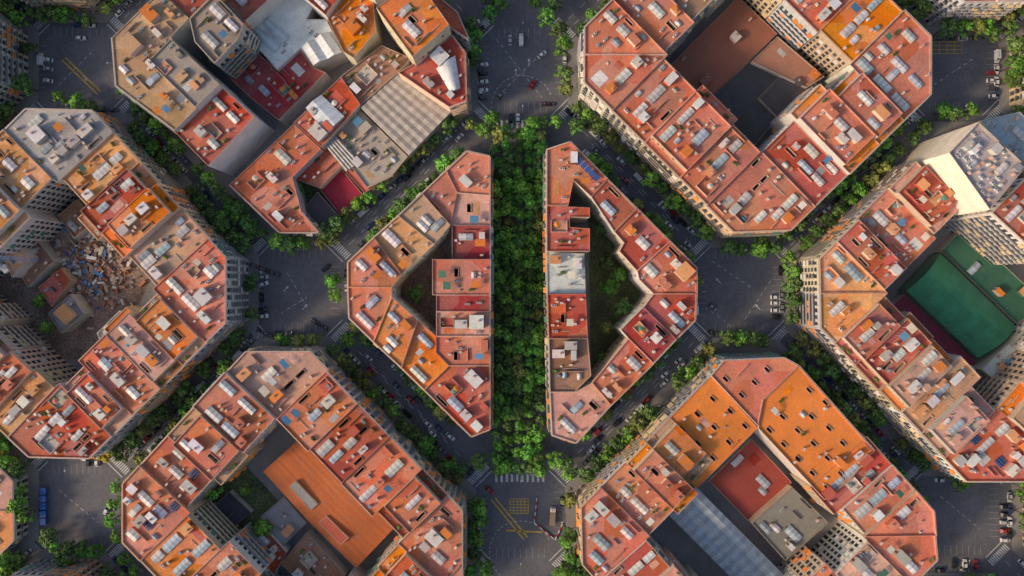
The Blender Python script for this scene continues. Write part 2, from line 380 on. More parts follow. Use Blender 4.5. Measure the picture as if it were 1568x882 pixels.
def ring(octo,D=28,cols=None,hts=None,skip=(),h=22.5,dens=1.,courtfill=True,wd=(12,19),trees=True,slots=(),pentp=.4,cham=.5):
    V=[gw(*p) for p in octo]; pavement(V)
    S=[]
    for a,b in ((1,2),(3,4),(5,6),(7,0)):
        A,B=V[a],V[b]; t=(B-A).normalized(); S.append((A,B,t,V2(-t.y,t.x),(B-A).length,a,b))
    C=[]
    for k in range(4):
        A,B,t,n,L,a,b=S[k]; A2,B2,t2,n2,L2,_,_=S[(k+1)%4]
        C.append(isect(A+n*D,t,A2+n2*D,t2))
    outs=[]
    for k in range(4):
        A,B,t,n,L,a,b=S[k]; ang=math.atan2(t.y,t.x)
        s0=max(2,(C[k-1]-A).dot(t)); s1=min(L-2,(C[k]-A).dot(t)); outs.append((A+t*s0,A+t*s1))
        m=max(1,round((s1-s0)/U(*wd))); cuts=[s0]
        for i in range(1,m): cuts.append(s0+(s1-s0)*(i+U(-.15,.15))/m)
        cuts.append(s1)
        for i in range(m):
            key=(k,i); d=D+(U(-3,0) if i in (0,m-1) else U(-4,3.5))
            if key in skip: continue
            c0,c1=cuts[i],cuts[i+1]
            poly=[A+t*c0,A+t*c1,A+t*c1+n*d,A+t*c0+n*d]
            col=None
            if cols and cols.get(k): cc=cols[k]; col=cc[i%len(cc)]
            bld(poly,h+U(-1.8,2.4),col,None,ang,{0:'out',2:'in'},pent=U(0,1)<pentp,dens=dens,slots=k in slots)
        if trees: streetside(A,B)
    for k in range(4):
        if ('c',k) in skip: continue
        A,B,t,n,L,a,b=S[k]; a2=(b+1)%8; ang=math.atan2(t.y,t.x)
        M=(V[b]+V[a2])/2; oE=outs[k][1]; oS=outs[(k+1)%4][0]; c=C[k]; hh=h+U(-1,2)
        col=None
        if cols and cols.get('c'): col=cols['c'][k]
        if U(0,1)<.5:
            bld([oE,V[b],V[a2],oS,c],hh,col,None,ang,{0:'out',1:'out',2:'out'},dens=dens,slots=k in slots)
        else:
            bld([oE,V[b],M,c],hh,col,None,ang,{0:'out',1:'out'},dens=dens,slots=k in slots)
            bld([M,V[a2],oS,c],hh+U(-1.5,1.5),col,None,math.atan2(S[(k+1)%4][2].y,S[(k+1)%4][2].x),{0:'out',1:'out'},dens=dens,slots=k in slots)
        if trees: streetside(V[b],V[a2],7,2,cham,.6)
    if courtfill:
        CC=inset(ccw(C),3.5); ct=cen(CC)
        for i in range(4):
            q=[ct,(CC[i-1]+CC[i])/2,CC[i],(CC[i]+CC[(i+1)%4])/2]
            bld(q,U(3.5,6.5),R.choice([BRN,DRD,GRY,SAL,TAN]),None,math.pi/4,{},name='courtyard_workshop',row=False,dens=.7,par=.4)
    return C
# ---------------------------------------------------------------- blocks
def PG(pts,z): return [rw(x,y,z) for x,y in pts]
def custom(pts,z,outl=None,col=None,wc=None,ang=math.pi/4,name='apartment_building',**k):
    poly=ccw(PG(pts,z)); fac={}
    for i in range(len(poly)):
        mid=(poly[i]+poly[(i+1)%len(poly)])/2
        if outl:
            for j in range(len(outl)):
                if segd(mid,outl[j-1],outl[j])<3.2: fac[i]='out'
    return bld(poly,z,col,wc,ang,{**fac,**k.pop('fac2',{})},name=name,**k)
def gables(pts,z0,z,rise,n,ca,cb,name,wc=(.45,.42,.4),mat_=METAL,sub=6,vault=False):
    p0,p1,p2,p3=PG(pts,z); mb=MB()
    poly=ccw([p0,p1,p2,p3])
    for i in range(4): facade(mb,poly[i],poly[(i+1)%4],z0,z,'blank',wc)
    for i in range(n):
        K=8 if vault else 2
        prof=[(j/K,(math.sin(math.pi*j/K) if vault else 1-abs(2*j/K-1))*rise) for j in range(K+1)]
        for j in range(K):
            ta=(i+prof[j][0])/n; tb=(i+prof[j+1][0])/n
            for s in range(sub):
                e0=s/sub;e1=(s+1)/sub
                def Q(t,e,zz):
                    q=(p0.lerp(p3,t)).lerp(p1.lerp(p2,t),e); return (q.x,q.y,z+.01+zz)
                mb.face([Q(ta,e0,prof[j][1]),Q(ta,e1,prof[j][1]),Q(tb,e1,prof[j+1][1]),Q(tb,e0,prof[j+1][1])],mat_,jit(ca if s%2 else cb,.06,.02))
        for e in (0,1):
            pts3=[]
            for pr in prof:
                t=(i+pr[0])/n; q=(p0.lerp(p3,t)).lerp(p1.lerp(p2,t),e); pts3.append((q.x,q.y,z+.01+pr[1]))
            mb.face(pts3,mat_,cb)
    return mb.build(name)
# block B (upper right)
oB=[(886,75),(886,152),(1097,362),(1178,359),(1373,168),(1373,87),(1162,-123),(1081,-116)]
ring(oB,30,cols={0:[SAL,SAL,SAL,SAL],1:[RED,SAL,SAL,SAL,SAL],2:[ORG,SAL,ORG,RED],3:[RED,BRN,SAL],'c':[SAL,SAL,SAL,SAL]},courtfill=False,h=23,dens=.6,pentp=.3)
custom([(1018,108),(1130,-5),(1190,52),(1078,160)],5,col=(.36,.14,.09),name='courtyard_hall',row=False,dens=.05,par=.5,rm=FLAT)
custom([(1078,162),(1178,64),(1215,98),(1160,152),(1190,182),(1152,226)],4,col=(.09,.085,.095),name='courtyard_hall',row=False,dens=.03,wells=False,rm=FLAT)
custom([(1162,152),(1217,100),(1256,135),(1200,190)],4.8,col=(.10,.09,.10),name='courtyard_hall',row=False,dens=.05,wells=False,rm=FLAT)
custom([(1150,95),(1190,56),(1262,118),(1235,135)],6,col=(.38,.2,.13),name='courtyard_hall',row=False,dens=.15,wells=False,rm=FLAT)
# block C (left)
oC=[(-112,395),(-112,480),(100,680),(185,682),(380,490),(380,398),(190,190),(96,188)]
ring(oC,29,cols={1:[SAL,SAL,PNK,ORG,SAL],2:[TAN,ORG,RED,PCH,TAN],'c':[RED,SAL,GRY,SAL]},courtfill=False,dens=1.15,pentp=.65)
# block F (bottom left)
oF=[(233,718),(233,801),(449,1026),(541,1036),(713,850),(713,757),(497,532),(405,532)]
ring(oF,27,cols={2:[SAL,SAL,RED,SAL,SAL],3:[SAL,SAL,SAL,SAL],'c':[SAL,SAL,PNK,SAL]},courtfill=False,h=22,dens=.75,pentp=.4)
gables([(403,722),(462,668),(604,808),(545,870)],.1,8,1.6,1,(.52,.15,.05),(.49,.135,.045),'tiled_market_hall',mat_=FLAT,sub=18)
custom([(443,745),(452,737),(487,772),(476,782)],10.2,col=GRY,name='roof_lantern',z0=8,row=False,dens=0,wells=False,par=.1,rm=FLAT)
custom([(488,800),(500,790),(534,824),(522,834)],10.0,col=RED,name='roof_lantern',z0=8,row=False,dens=0,wells=False,par=.1,rm=FLAT)
custom([(320,782),(352,752),(386,784),(352,812)],3,col=(.08,.08,.10),name='courtyard_pavilion',row=False,dens=.1,wells=False,rm=FLAT)
custom([(400,790),(435,760),(470,800),(430,840)],5,col=GRY,name='courtyard_workshop',row=False,dens=.8,rm=FLAT)
custom([(370,835),(400,800),(440,845),(420,880),(400,880)],6,col=RED,name='courtyard_workshop',row=False,dens=1)
custom([(430,862),(470,815),(530,880),(490,920)],6,col=BRN,name='courtyard_workshop',row=False,dens=1)
# block G (bottom right)
oG=[(882,752),(884,833),(1077,1052),(1167,1040),(1383,824),(1377,755),(1184,536),(1098,534)]
ring(oG,27,cols={2:[SAL,RED,SAL,SAL],3:[SAL,ORG,ORG,SAL],'c':[SAL,SAL,SAL,SAL]},courtfill=False,h=22,dens=.8,skip={(3,0),(3,1),('c',2),(2,3),(2,4),(2,2)},pentp=.4,wd=(13,15))
oGw=[gw(*p) for p in oG]
custom([(1108,552),(1200,548),(1222,560),(1168,612),(1160,652),(1088,575)],23,oGw,col=SAL,slots=True,dens=.16,wells=True)
custom([(1222,560),(1338,690),(1300,735),(1262,765),(1160,655),(1168,612)],22.5,oGw,col=ORG,slots=True,dens=.16,rm=FLAT)
custom([(1088,575),(1160,655),(1066,748),(1000,665)],22,oGw,col=ORG,slots=True,dens=.16,rm=FLAT)
custom([(1085,735),(1150,672),(1212,738),(1148,800)],4,col=(.33,.065,.055),name='courtyard_hall',row=False,dens=.06,wells=False,rm=FLAT)
custom([(1150,800),(1212,745),(1268,800),(1202,858)],8,col=(.27,.25,.23),name='courtyard_workshop',row=False,dens=.35,wells=False,rm=FLAT)
gables([(1020,785),(1180,945),(1225,905),(1065,745)],.1,9,1.0,3,(.38,.44,.50),(.30,.35,.40),'glazed_workshop_shed',sub=30)
# block H (right)
oH=[(1216,400),(1218,497),(1423,713),(1510,713),(1705,490),(1705,400),(1500,203),(1415,203)]
ring(oH,28,cols={0:[SAL,RED,PNK,TAN,PNK],3:[ORG,RED,SAL,RED],'c':[RED,SAL,SAL,PCH]},courtfill=False,h=23,dens=1.15,skip={(3,0),('c',2),(2,3),(2,4)},wd=(13,15),pentp=.55)
GREY[0]=True
bld(PG([(1450,235),(1495,188),(1568,255),(1512,322)],38),38,(.46,.44,.42),(.80,.74,.64),math.radians(-45),{},par=1.4,dens=3,row=False,name='office_tower',rm=FLAT)
custom([(1500,185),(1560,172),(1640,250),(1590,285),(1520,215)],27,None,col=(.36,.42,.46),dens=1,blank='few',rm=FLAT)
GREY[0]=False
bld(PG([(1518,326),(1572,272),(1660,350),(1600,400)],33),33,RED,(.7,.66,.6),math.radians(-45),{0:'in',1:'in',2:'in',3:'in'},dens=1.2)
gables([(1388,445),(1498,548),(1556,500),(1440,388)],.1,7,3,1,(.045,.22,.11),(.048,.24,.12),'green_sports_hall',sub=10,vault=True,wc=(.2,.3,.22))
custom([(1440,384),(1475,348),(1600,465),(1556,496)],5,col=(.05,.17,.11),name='sports_court',row=False,dens=.05,wells=False,rm=FLAT)
custom([(1362,470),(1384,450),(1500,560),(1478,582)],4,col=(.3,.05,.08),name='courtyard_terrace',row=False,dens=.15,wells=False,rm=FLAT)
custom([(1500,565),(1560,510),(1600,545),(1545,600)],9,col=WHT,name='courtyard_workshop',row=False,dens=.8,wells=False,rm=FLAT)
# block A (upper left)
oA=[(218,84),(222,151),(425,358),(487,358),(715,158),(715,80),(508,-125),(424,-120)]
oAw=[gw(*p) for p in oA]; pavement(oAw)
for a,b in ((1,2),(3,4),(5,6),(7,0)): streetside(oAw[a],oAw[b])
for a,b in ((0,1),(2,3),(4,5)): streetside(oAw[a],oAw[b],7,2,.6,.5)
custom([(178,132),(172,58),(245,-12),(290,28),(262,58),(338,130),(268,200)],27,oAw,col=TAN,dens=.9,row=False)
custom([(262,60),(337,130),(300,165),(228,95)],28.2,None,col=(.34,.31,.25),dens=.25,row=False,wells=False,rm=FLAT)
custom([(268,202),(338,132),(390,180),(320,255)],24,oAw,col=RED,wc=(.78,.75,.7),dens=.9)
custom([(292,30),(330,-8),(374,38),(366,60),(330,98),(300,65)],28,None,col=(.32,.25,.2),dens=1.3,blank='in',rm=FLAT)
custom([(245,-14),(345,-120),(400,-70),(330,-10),(292,28)],26,oAw,col=RED)
GREY[0]=True
custom([(372,48),(440,-20),(480,10),(470,30),(500,30),(526,80),(480,102),(460,75),(425,108)],11,None,col=(.78,.82,.85),dens=.3,row=False,name='warehouse',wells=False,rm=METAL,par=.5)
GREY[0]=False
for c0,c1 in (((388,50),(420,80)),((402,36),(434,66))): 
    gables([c0,(c0[0]+9,c0[1]-9),(c1[0]+9,c1[1]-9),c1],11,11.6,.6,1,(.62,.7,.76),(.5,.58,.64),'warehouse_skylight',sub=3)
gables([(462,72),(480,100),(524,80),(502,48)],11,12,1.6,2,(.82,.83,.84),(.74,.76,.78),'white_sheet_roof',sub=10)
custom([(344,112),(372,62),(425,107),(460,77),(480,104),(500,112),(428,185),(384,150)],9,None,col=DRD,dens=1.4,row=False)
custom([(345,-120),(430,-125),(520,-120),(560,-60),(500,25),(440,-25),(374,36),(332,-10),(400,-70)],20,None,col=RED,dens=.8)
custom([(502,30),(542,-20),(572,0),(576,50),(542,90),(526,80)],17,None,col=ORG,dens=1.4,row=False)
custom([(576,12),(640,-30),(688,38),(632,88)],32,None,col=ORG,wc=(.7,.58,.44),dens=1.1,row=False,blank='few')
custom([(560,-60),(690,-10),(640,-28),(574,0),(540,-22)],22,None,col=SAL)
custom([(640,-30),(700,20),(717,60),(690,42)],22,oAw,col=RED)
custom([(640,95),(692,55),(712,82),(714,155),(688,165),(610,112)],21,oAw,col=RED,dens=1.5,row=False)
gables([(668,105),(690,142),(705,135),(697,85)],21,22,1.5,1,(.72,.72,.74),(.66,.67,.7),'curved_rooftop_canopy',vault=True,sub=4)
gables([(552,165),(626,238),(690,172),(612,112)],.1,13,.35,7,(.46,.41,.36),(.38,.34,.30),'industrial_shed',sub=14)
custom([(585,70),(630,90),(610,112),(552,163),(522,118)],12,None,col=BRN,dens=1.7,row=False)
custom([(450,188),(522,118),(552,160),(492,226)],14,None,col=RED,dens=1.1,row=False)
custom([(502,206),(550,167),(625,240),(602,268),(562,288)],10,oAw,col=(.42,.37,.32),dens=1.6,row=False,rm=FLAT)
gables([(497,222),(530,262),(552,248),(512,205)],10,11.5,.4,5,(.42,.41,.39),(.34,.33,.32),'ribbed_lean_to',sub=8)
gables([(468,165),(500,205),(527,178),(492,145)],10,15.5,1.0,1,(.68,.72,.76),(.58,.63,.68),'translucent_skylight_roof',sub=8)
custom([(352,283),(450,190),(492,228),(448,272),(462,325),(488,356),(428,356)],13,oAw,col=SAL,dens=1.1,row=False)
custom([(490,290),(520,255),(556,298),(522,330)],4,None,col=(.36,.03,.06),name='courtyard_terrace',row=False,dens=.05,wells=False,rm=FLAT)
custom([(465,322),(486,294),(520,332),(492,354)],5,None,col=(.13,.10,.11),name='courtyard_terrace',row=False,dens=.05,wells=False,rm=FLAT)
custom([(494,230),(520,205),(600,270),(558,296),(522,255),(490,288),(452,274)],8,None,col=RED,dens=1.3,row=False)
# block D (left triangle)
oD=[rw(x,y,22.5) for x,y in [(533,402),(535,487),(722,668),(750,657),(750,240),(715,230)]]; pavement(oD,4)
for pts,z,c,rw_ in [([(715,232),(750,240),(750,300),(700,296),(683,262)],23,SAL,0),([(750,300),(750,345),(690,345),(700,296)],21.5,PNK,1),([(750,345),(750,397),(692,397),(692,345)],22,DRD,1),([(750,397),(750,452),(662,452),(662,397)],25,SAL,1),
    ([(750,452),(750,477),(668,477),(668,452)],23,DRD,1),([(750,477),(750,515),(668,515),(668,477)],22.5,PNK,1),([(750,515),(750,560),(688,560),(668,540),(668,515)],22,SAL,1),([(750,560),(750,657),(722,668),(650,597),(688,560)],21.5,RED,0),
    ([(683,262),(700,296),(690,345),(672,325),(647,296)],22,SAL,0),([(647,296),(690,345),(665,375),(610,331)],23,TAN,0),([(610,331),(665,375),(615,420),(573,364)],22,PCH,0),([(573,364),(615,420),(600,440),(533,440),(533,402)],23,SAL,0),
    ([(533,440),(600,440),(600,455),(572,523),(535,487)],22,SAL,0),([(572,523),(600,455),(640,490),(615,563)],23.5,ORG,0),([(615,563),(640,490),(668,515),(668,540),(688,560),(650,597)],22,ORG,0)]:
    custom(pts,z,oD,col=c,ang=(0 if rw_ else math.pi/4),row=not rw_,dens=1.0,blank='few')
oE=[rw(x,y,22.5) for x,y in [(837,230),(845,666),(882,678),(1064,490),(1066,410),(873,218)]]; pavement(oE,4)
for pts,z,c,rw_ in [([(837,230),(873,218),(930,275),(905,302),(878,277),(870,315),(837,315)],22.5,SAL,1),([(837,315),(903,318),(903,333),(872,333),(872,348),(903,350),(903,385),(837,385)],22,RED,1),([(837,385),(895,388),(897,450),(838,450)],20,(.6,.62,.65),1),([(838,450),(897,450),(900,518),(840,518)],22,RED,1),
    ([(840,518),(900,518),(905,575),(880,600),(842,600)],22.5,BRN,1),([(842,600),(880,600),(906,586),(935,620),(882,678),(845,666)],21.5,PNK,0),([(930,275),(975,320),(940,355),(905,302)],22.5,RED,0),([(975,320),(1025,370),(975,415),(948,385),(955,372),(940,355)],22,RED,0),
    ([(1025,370),(1066,410),(1066,450),(1000,450),(978,428),(975,415)],23,SAL,0),([(1066,450),(1064,490),(1035,519),(985,470),(1000,450)],22,RED,0),([(1035,519),(1000,556),(962,518),(950,505),(985,470)],23,DRD,0),([(1000,556),(935,620),(906,586),(962,518)],22,SAL,0)]:
    custom(pts,z,oE,col=c,ang=(0 if rw_ else math.pi/4),row=not rw_,dens=1.0,blank='few')
sp=MB()
for i in range(6):
    c=rw(881+i*6.2,242+i*6.2,22.9); t=V2(.707,-.707); n=V2(.707,.707)
    P=lambda a,d,z:(c.x+t.x*a+n.x*d,c.y+t.y*a+n.y*d,z)
    sp.face([P(-1,-1.1,24.1),P(1,-1.1,24.1),P(1,1.1,24.6),P(-1,1.1,24.6)],GLASS,(.03,.08,.25))
    sp.frame(c,t,n,-.9,-.8,-1,1,22.5,24.1,METAL,(.4,.4,.4))
sp.build('solar_panel_array')
streetside(oD[0],oD[1],7,2,.6); streetside(oD[1],oD[2]); streetside(oD[5],oD[0])
streetside(oE[2],oE[3]); streetside(oE[3],oE[4],7,2,.6); streetside(oE[4],oE[5])
def octo(cx,cy,r=246,c=44): return [(cx-r,cy-c),(cx-r,cy+c),(cx-c,cy+r),(cx+c,cy+r),(cx+r,cy+c),(cx+r,cy-c),(cx+c,cy-r),(cx-c,cy-r)]
for cx,cy,hh in ((112,-228,22),(-203,100,22),(1465,-208,22),(1792,117,22),(105,1103,21),(1812,790,22),(1465,1140,22)):
    ring(octo(cx,cy),28,h=hh,dens=.6)
ring(octo(-203,772),28,h=9,dens=.25,cols={k:[TAN,ORG] for k in range(4)})
for dy in (-690,690):
    for tri in ([(533,402),(535,487),(722,668),(750,657),(750,240),(715,230)],[(837,230),(845,666),(882,678),(1064,490),(1066,410),(873,218)]):
        w=[rw(x,y,22.5)+V2(0,-dy*G) for x,y in tri]; pavement(w,4)
        bld(w,21,SAL,None,0,{i:'out' for i in range(6)},dens=.7)
gd=MB()
for pts,c in (([(900,300),(945,350),(985,440),(955,510),(905,580)],(.13,.15,.07)),([(300,770),(365,700),(430,770),(370,830)],(.14,.17,.08)),([(605,440),(670,360),(690,400),(665,530)],(.28,.19,.15)),([(60,330),(150,330),(230,430),(180,540),(60,560),(0,500),(0,400)],(.34,.24,.19)),([(430,300),(470,255),(500,300),(470,330)],(.12,.14,.07))):
    p=ccw([gw(x,y) for x,y in pts]); filled(gd,[p],.14,GRASS,c)
gd.build('courtyard_garden_ground')
for pts,z,c in (([(20,400),(60,370),(85,400),(45,440)],6,BRN),([(150,510),(185,475),(205,500),(165,545)],14,(.7,.7,.72)),([(60,440),(95,410),(110,430),(80,470)],5,RED),([(75,480),(110,450),(130,480),(95,510)],7,GRY),([(0,380),(20,360),(45,395),(20,425)],12,TAN),([(90,330),(120,305),(150,340),(115,365)],5,BRN)):
    custom(pts,z,None,col=c,row=False,dens=1.5,name='courtyard_workshop')
db=MB()
for i in range(520):
    x=R.gauss(145,36); y=R.gauss(405,38)
    p=gw(x,y); s=U(.3,2.2); db.box(p.x,p.y,s*U(.6,2.2),s*.6,.1,.2+U(.1,1.6),U(0,3.14),WALL,jit(R.choice([(.4,.24,.18),(.5,.45,.4),(.28,.2,.15),(.1,.25,.5),(.66,.64,.6),(.4,.18,.1),(.45,.33,.25)]),.3))
db.build('construction_debris')
cr=MB()
def lattice(mb,a,b,w,k,c):
    d=(b-a); L=d.length; d=d/L; s=d.orthogonal().normalized(); u=d.cross(s)
    cs=[s*w+u*w,-s*w+u*w,-s*w-u*w,s*w-u*w]
    def bar(p,q,r=.07):
        e=(q-p).normalized(); f=e.orthogonal().normalized()*r; g=e.cross(f)
        ps=[p+f,p+g,p-f,p-g]; qs=[q+f,q+g,q-f,q-g]
        for i in range(4): mb.face([ps[i],ps[(i+1)%4],qs[(i+1)%4],qs[i]],METAL,c)
    for o in cs: bar(a+o,b+o,.1)
    for i in range(k):
        p=a+d*(L*i/k); q=a+d*(L*(i+1)/k)
        for j in range(4): bar(p+cs[j],q+cs[(j+1)%4]); 
cb=gw(75,400); cc=(.3,.4,.6)
lattice(cr,Vector((cb.x,cb.y,0)),Vector((cb.x,cb.y,34)),.7,14,cc); e=gw(15,360); f=gw(95,415)
lattice(cr,Vector((f.x,f.y,34.8)),Vector((e.x,e.y,34.8)),.5,16,cc); cr.box(f.x,f.y,2,3,33,34.2,.6,WALL,(.4,.4,.4),bottom=True)
cr.build('tower_crane')
# ---------------------------------------------------------------- ground
g=MB(); g.face([(-2500,-2500,0),(2500,-2500,0),(2500,2500,0),(-2500,2500,0)],ASPH,(.05,.05,.05)); g.build('road')
PAVEMENTS.build('pavement')
rm=MB(); WP=(.78,.78,.78); YP=(.78,.48,.05)
def strip(p,q,w,c,z=.008):
    t=(q-p).normalized(); n=V2(t.y,-t.x)*w/2
    rm.face([(p.x+n.x,p.y+n.y,z),(q.x+n.x,q.y+n.y,z),(q.x-n.x,q.y-n.y,z),(p.x-n.x,p.y-n.y,z)],PAINT,c)
INT=[(456,445),(1132,446),(800,108),(797,790),(120,106),(1460,108),(118,775),(1465,785)]
for ix,iy in INT:
    c=gw(ix,iy)
    for k in range(4):
        d=V2(math.cos(math.pi/4+k*math.pi/2),math.sin(math.pi/4+k*math.pi/2)); n=V2(-d.y,d.x)
        for s in range(-5,6):
            o=c+d*23.5+n*s*.95; strip(o,o+d*3.2,.5,WP)
        strip(c+d*22+n*-4.8,c+d*22+n*4.8,.35,WP)
        if k%2==0: 
            for s in (-1.6,1.6):
                for j in range(9): o=c+d*(29+j*7)+n*s; strip(o,o+d*3,.18,WP)
        else:
            for j in range(9): o=c+d*(29+j*7); strip(o,o+d*3,.18,WP)
    for k in range(4):
        a=k*math.pi/2; d=V2(math.cos(a),math.sin(a)); n=V2(-d.y,d.x)
        for s in range(-4,5): o=c+d*13.6+n*s*2.5; strip(o,o+d*4.2,.12,(.5,.5,.5),.012)
for a,b in (((95,92),(150,145)),((100,88),(155,141)),((752,765),(802,826)),((758,762),(808,823)),((775,812),(830,815))): strip(gw(*a),gw(*b),.6,YP,.016)
def hatch(cx,cy,w,h,c,k=5):
    for i in range(k+1):
        strip(gw(cx-w/2+w*i/k,cy-h/2),gw(cx-w/2+w*i/k,cy+h/2),.25,c,.020); strip(gw(cx-w/2,cy-h/2+h*i/k),gw(cx+w/2,cy-h/2+h*i/k),.25,c,.024)
hatch(795,775,28,22,YP); hatch(1450,70,46,24,YP,4)
for i in range(10): strip(gw(760+i*8,184),gw(760+i*8,196),.9,WP); strip(gw(760+i*8,726),gw(760+i*8,738),.9,WP)
for a,b in (((440,418),(470,470)),((1080,470),(1120,500)),((1090,400),(1150,440)),((760,60),(830,150)),((430,480),(470,455)),((1180,430),(1140,490)),((770,140),(830,80)),((90,130),(140,80)),((1430,130),(1490,90)),((1440,760),(1500,810)),((90,750),(150,800))):
    A_,B_=gw(*a),gw(*b); L=(B_-A_).length; t=(B_-A_)/L; s=0
    while s<L: strip(A_+t*s,A_+t*min(L,s+1.6),.18,WP,.028); s+=3
for cx,cy in ((797,790),(800,108)):
    for k in range(26):
        a0=k*.16+.4; q=gw(cx,cy+55); strip(q+V2(math.cos(a0),math.sin(a0))*13,q+V2(math.cos(a0+.09),math.sin(a0+.09))*13,.2,WP,.032)
def arrow(px,py,a):
    c=gw(px,py); t=V2(math.cos(a),math.sin(a)); n=V2(-t.y,t.x); strip(c-t*1.6,c+t*.4,.25,WP,.036); p=[c+t*.4+n*.6,c+t*.4-n*.6,c+t*1.6]
    rm.face([(q.x,q.y,.036) for q in p][::-1],PAINT,WP)
for x,y,a in ((438,442,.8),(467,470,.8),(505,425,.8),(1100,430,2.3),(790,110,1.57),(810,95,1.57),(1160,470,2.3),(130,120,-.8)): arrow(x,y,a)
rm.build('road_markings')
av=MB(); q=ccw([gw(787,200),gw(801,200),gw(801,715),gw(787,715)])
for i in range(4): a,b=q[i],q[(i+1)%4]; av.face([(a.x,a.y,0),(b.x,b.y,0),(b.x,b.y,.13),(a.x,a.y,.13)],PAVE,WHT)
filled(av,[q],.13,PAVE,WHT); av.build('promenade')
# ---------------------------------------------------------------- trees
def tree_mesh(seed,base):
    R.seed(seed); mb=MB()
    pts=[(0,0,0,.28),(U(-.1,.1),U(-.1,.1),2.5,.2),(U(-.3,.3),U(-.3,.3),5,.15),(0,0,8,.07)]
    for k in range(3):
        a,b=pts[k],pts[k+1]
        A=[(a[0]+a[3]*math.cos(i*.785),a[1]+a[3]*math.sin(i*.785),a[2]) for i in range(8)]; B=[(b[0]+b[3]*math.cos(i*.785),b[1]+b[3]*math.sin(i*.785),b[2]) for i in range(8)]
        for i in range(8): mb.face([A[i],A[(i+1)%8],B[(i+1)%8],B[i]],BARK,(.1,.08,.05))
    cl=[]; k=14
    for i in range(k):
        th=i*2.4+U(-.4,.4); rr=3.1*math.sqrt((i+.5)/k)*U(.8,1.22); z=9.3-rr*rr*.3+U(-1,1)
        cl.append((rr*math.cos(th),rr*math.sin(th),z,U(.95,1.6)))
    for x,y,z,r in cl[4::2]:
        s=Vector((0,0,4.0)); e=Vector((x,y,z-.5)); d=(e-s); o=d.orthogonal().normalized(); o2=d.normalized().cross(o)
        A=[s+(o*math.cos(i*1.57)+o2*math.sin(i*1.57))*.1 for i in range(4)]; B=[e+(o*math.cos(i*1.57)+o2*math.sin(i*1.57))*.03 for i in range(4)]
        for i in range(4): mb.face([A[i],A[(i+1)%4],B[(i+1)%4],B[i]],BARK,(.1,.08,.05))
    for x,y,z,r in cl:
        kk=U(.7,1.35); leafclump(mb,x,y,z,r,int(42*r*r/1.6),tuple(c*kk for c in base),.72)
    return mb.mesh('tree_mesh')
TM={'d':[tree_mesh(s,(.10,.185,.05)) for s in range(20,26)],'b':[tree_mesh(s,(.14,.33,.05)) for s in range(30,35)],'y':[tree_mesh(s,(.46,.38,.04)) for s in (40,41)],'o':[tree_mesh(s,(.20,.23,.06)) for s in (44,45,46)]}
R.seed(99)
def tree(x,y,s,k):
    o=bpy.data.objects.new('plane_tree',R.choice(TM[k])); o.location=(x,y,.1); o.rotation_euler=(0,0,U(0,6.28)); o.scale=(s*U(.92,1.08),s*U(.92,1.08),s*U(.85,1.15)); sc.collection.objects.link(o)
for x,y,s in TREEPTS:
    if abs(x)<330 and abs(y)<200: tree(x,y,s,R.choices('dbo',(6,2.4,1.6))[0])
for col in (762,776,793,810,826):
    y=205+U(0,10)
    while y<722:
        p=gw(col+U(-3,3),y); tree(p.x,p.y,U(.66,1.0),R.choices('bdo',(6,4,1))[0]); y+=U(17,22)
for x,y,k in [(360,318,'b'),(375,335,'b'),(392,350,'b'),(350,335,'b'),(385,368,'d'),(455,375,'d'),(470,372,'b'),(498,372,'o'),(515,365,'o'),(515,430,'b'),(518,452,'b'),(540,518,'b'),(1108,515,'d'),(1125,516,'b'),(1145,517,'d'),(1160,520,'d'),(1110,380,'d'),(1130,382,'d'),(1155,384,'b'),(1175,382,'d'),(1200,395,'b'),(1203,415,'b'),(1200,440,'d'),
    (730,60,'b'),(725,85,'b'),(722,45,'d'),(750,30,'b'),(765,12,'b'),(745,5,'d'),(820,10,'b'),(835,35,'b'),(845,12,'d'),(855,55,'d'),(860,80,'b'),(862,120,'d'),(865,145,'o'),(755,190,'b'),(740,205,'b'),(722,195,'o'),(700,182,'o'),(830,190,'d'),(850,190,'b'),(815,195,'b'),(880,200,'d'),
    (690,705,'b'),(708,715,'d'),(735,770,'b'),(738,790,'b'),(732,815,'b'),(728,838,'d'),(745,860,'b'),(720,865,'b'),(735,700,'d'),(770,705,'b'),(820,705,'b'),(850,700,'b'),(870,722,'b'),(868,705,'d'),(865,820,'b'),(872,840,'b'),(862,862,'b'),(855,880,'b'),(880,870,'b'),
    (172,690,'y'),(185,682,'y'),(100,830,'b'),(120,832,'d'),(140,834,'b'),(160,835,'b'),(90,815,'d'),(190,740,'b'),(185,765,'b'),(182,790,'b'),(190,815,'b'),(200,850,'b'),(215,868,'b'),(40,745,'b'),(45,765,'b'),(15,680,'y'),(30,700,'o'),(10,660,'o'),(0,700,'y'),(25,675,'b'),(30,860,'b'),(45,845,'d'),
    (60,25,'d'),(95,25,'d'),(120,35,'b'),(145,38,'d'),(105,155,'b'),(130,160,'b'),(155,175,'d'),(1490,50,'b'),(1505,60,'d'),(1430,175,'b'),(1445,180,'d'),(1470,175,'b'),(1530,50,'d'),(1540,80,'b'),(1535,130,'d'),(1550,740,'b'),(1560,760,'b'),(1545,720,'d'),(1560,800,'d'),
    (925,400,'d'),(930,440,'b'),(950,470,'d'),(925,500,'o'),(945,420,'b'),(920,350,'d'),(925,545,'b'),(335,745,'b'),(410,800,'b'),(385,745,'b'),(345,725,'d'),(460,290,'b'),(452,300,'d'),(640,450,'d'),(75,460,'b'),(85,500,'b')]:
    p=gw(x,y); tree(p.x,p.y,U(.75,1.05),k)
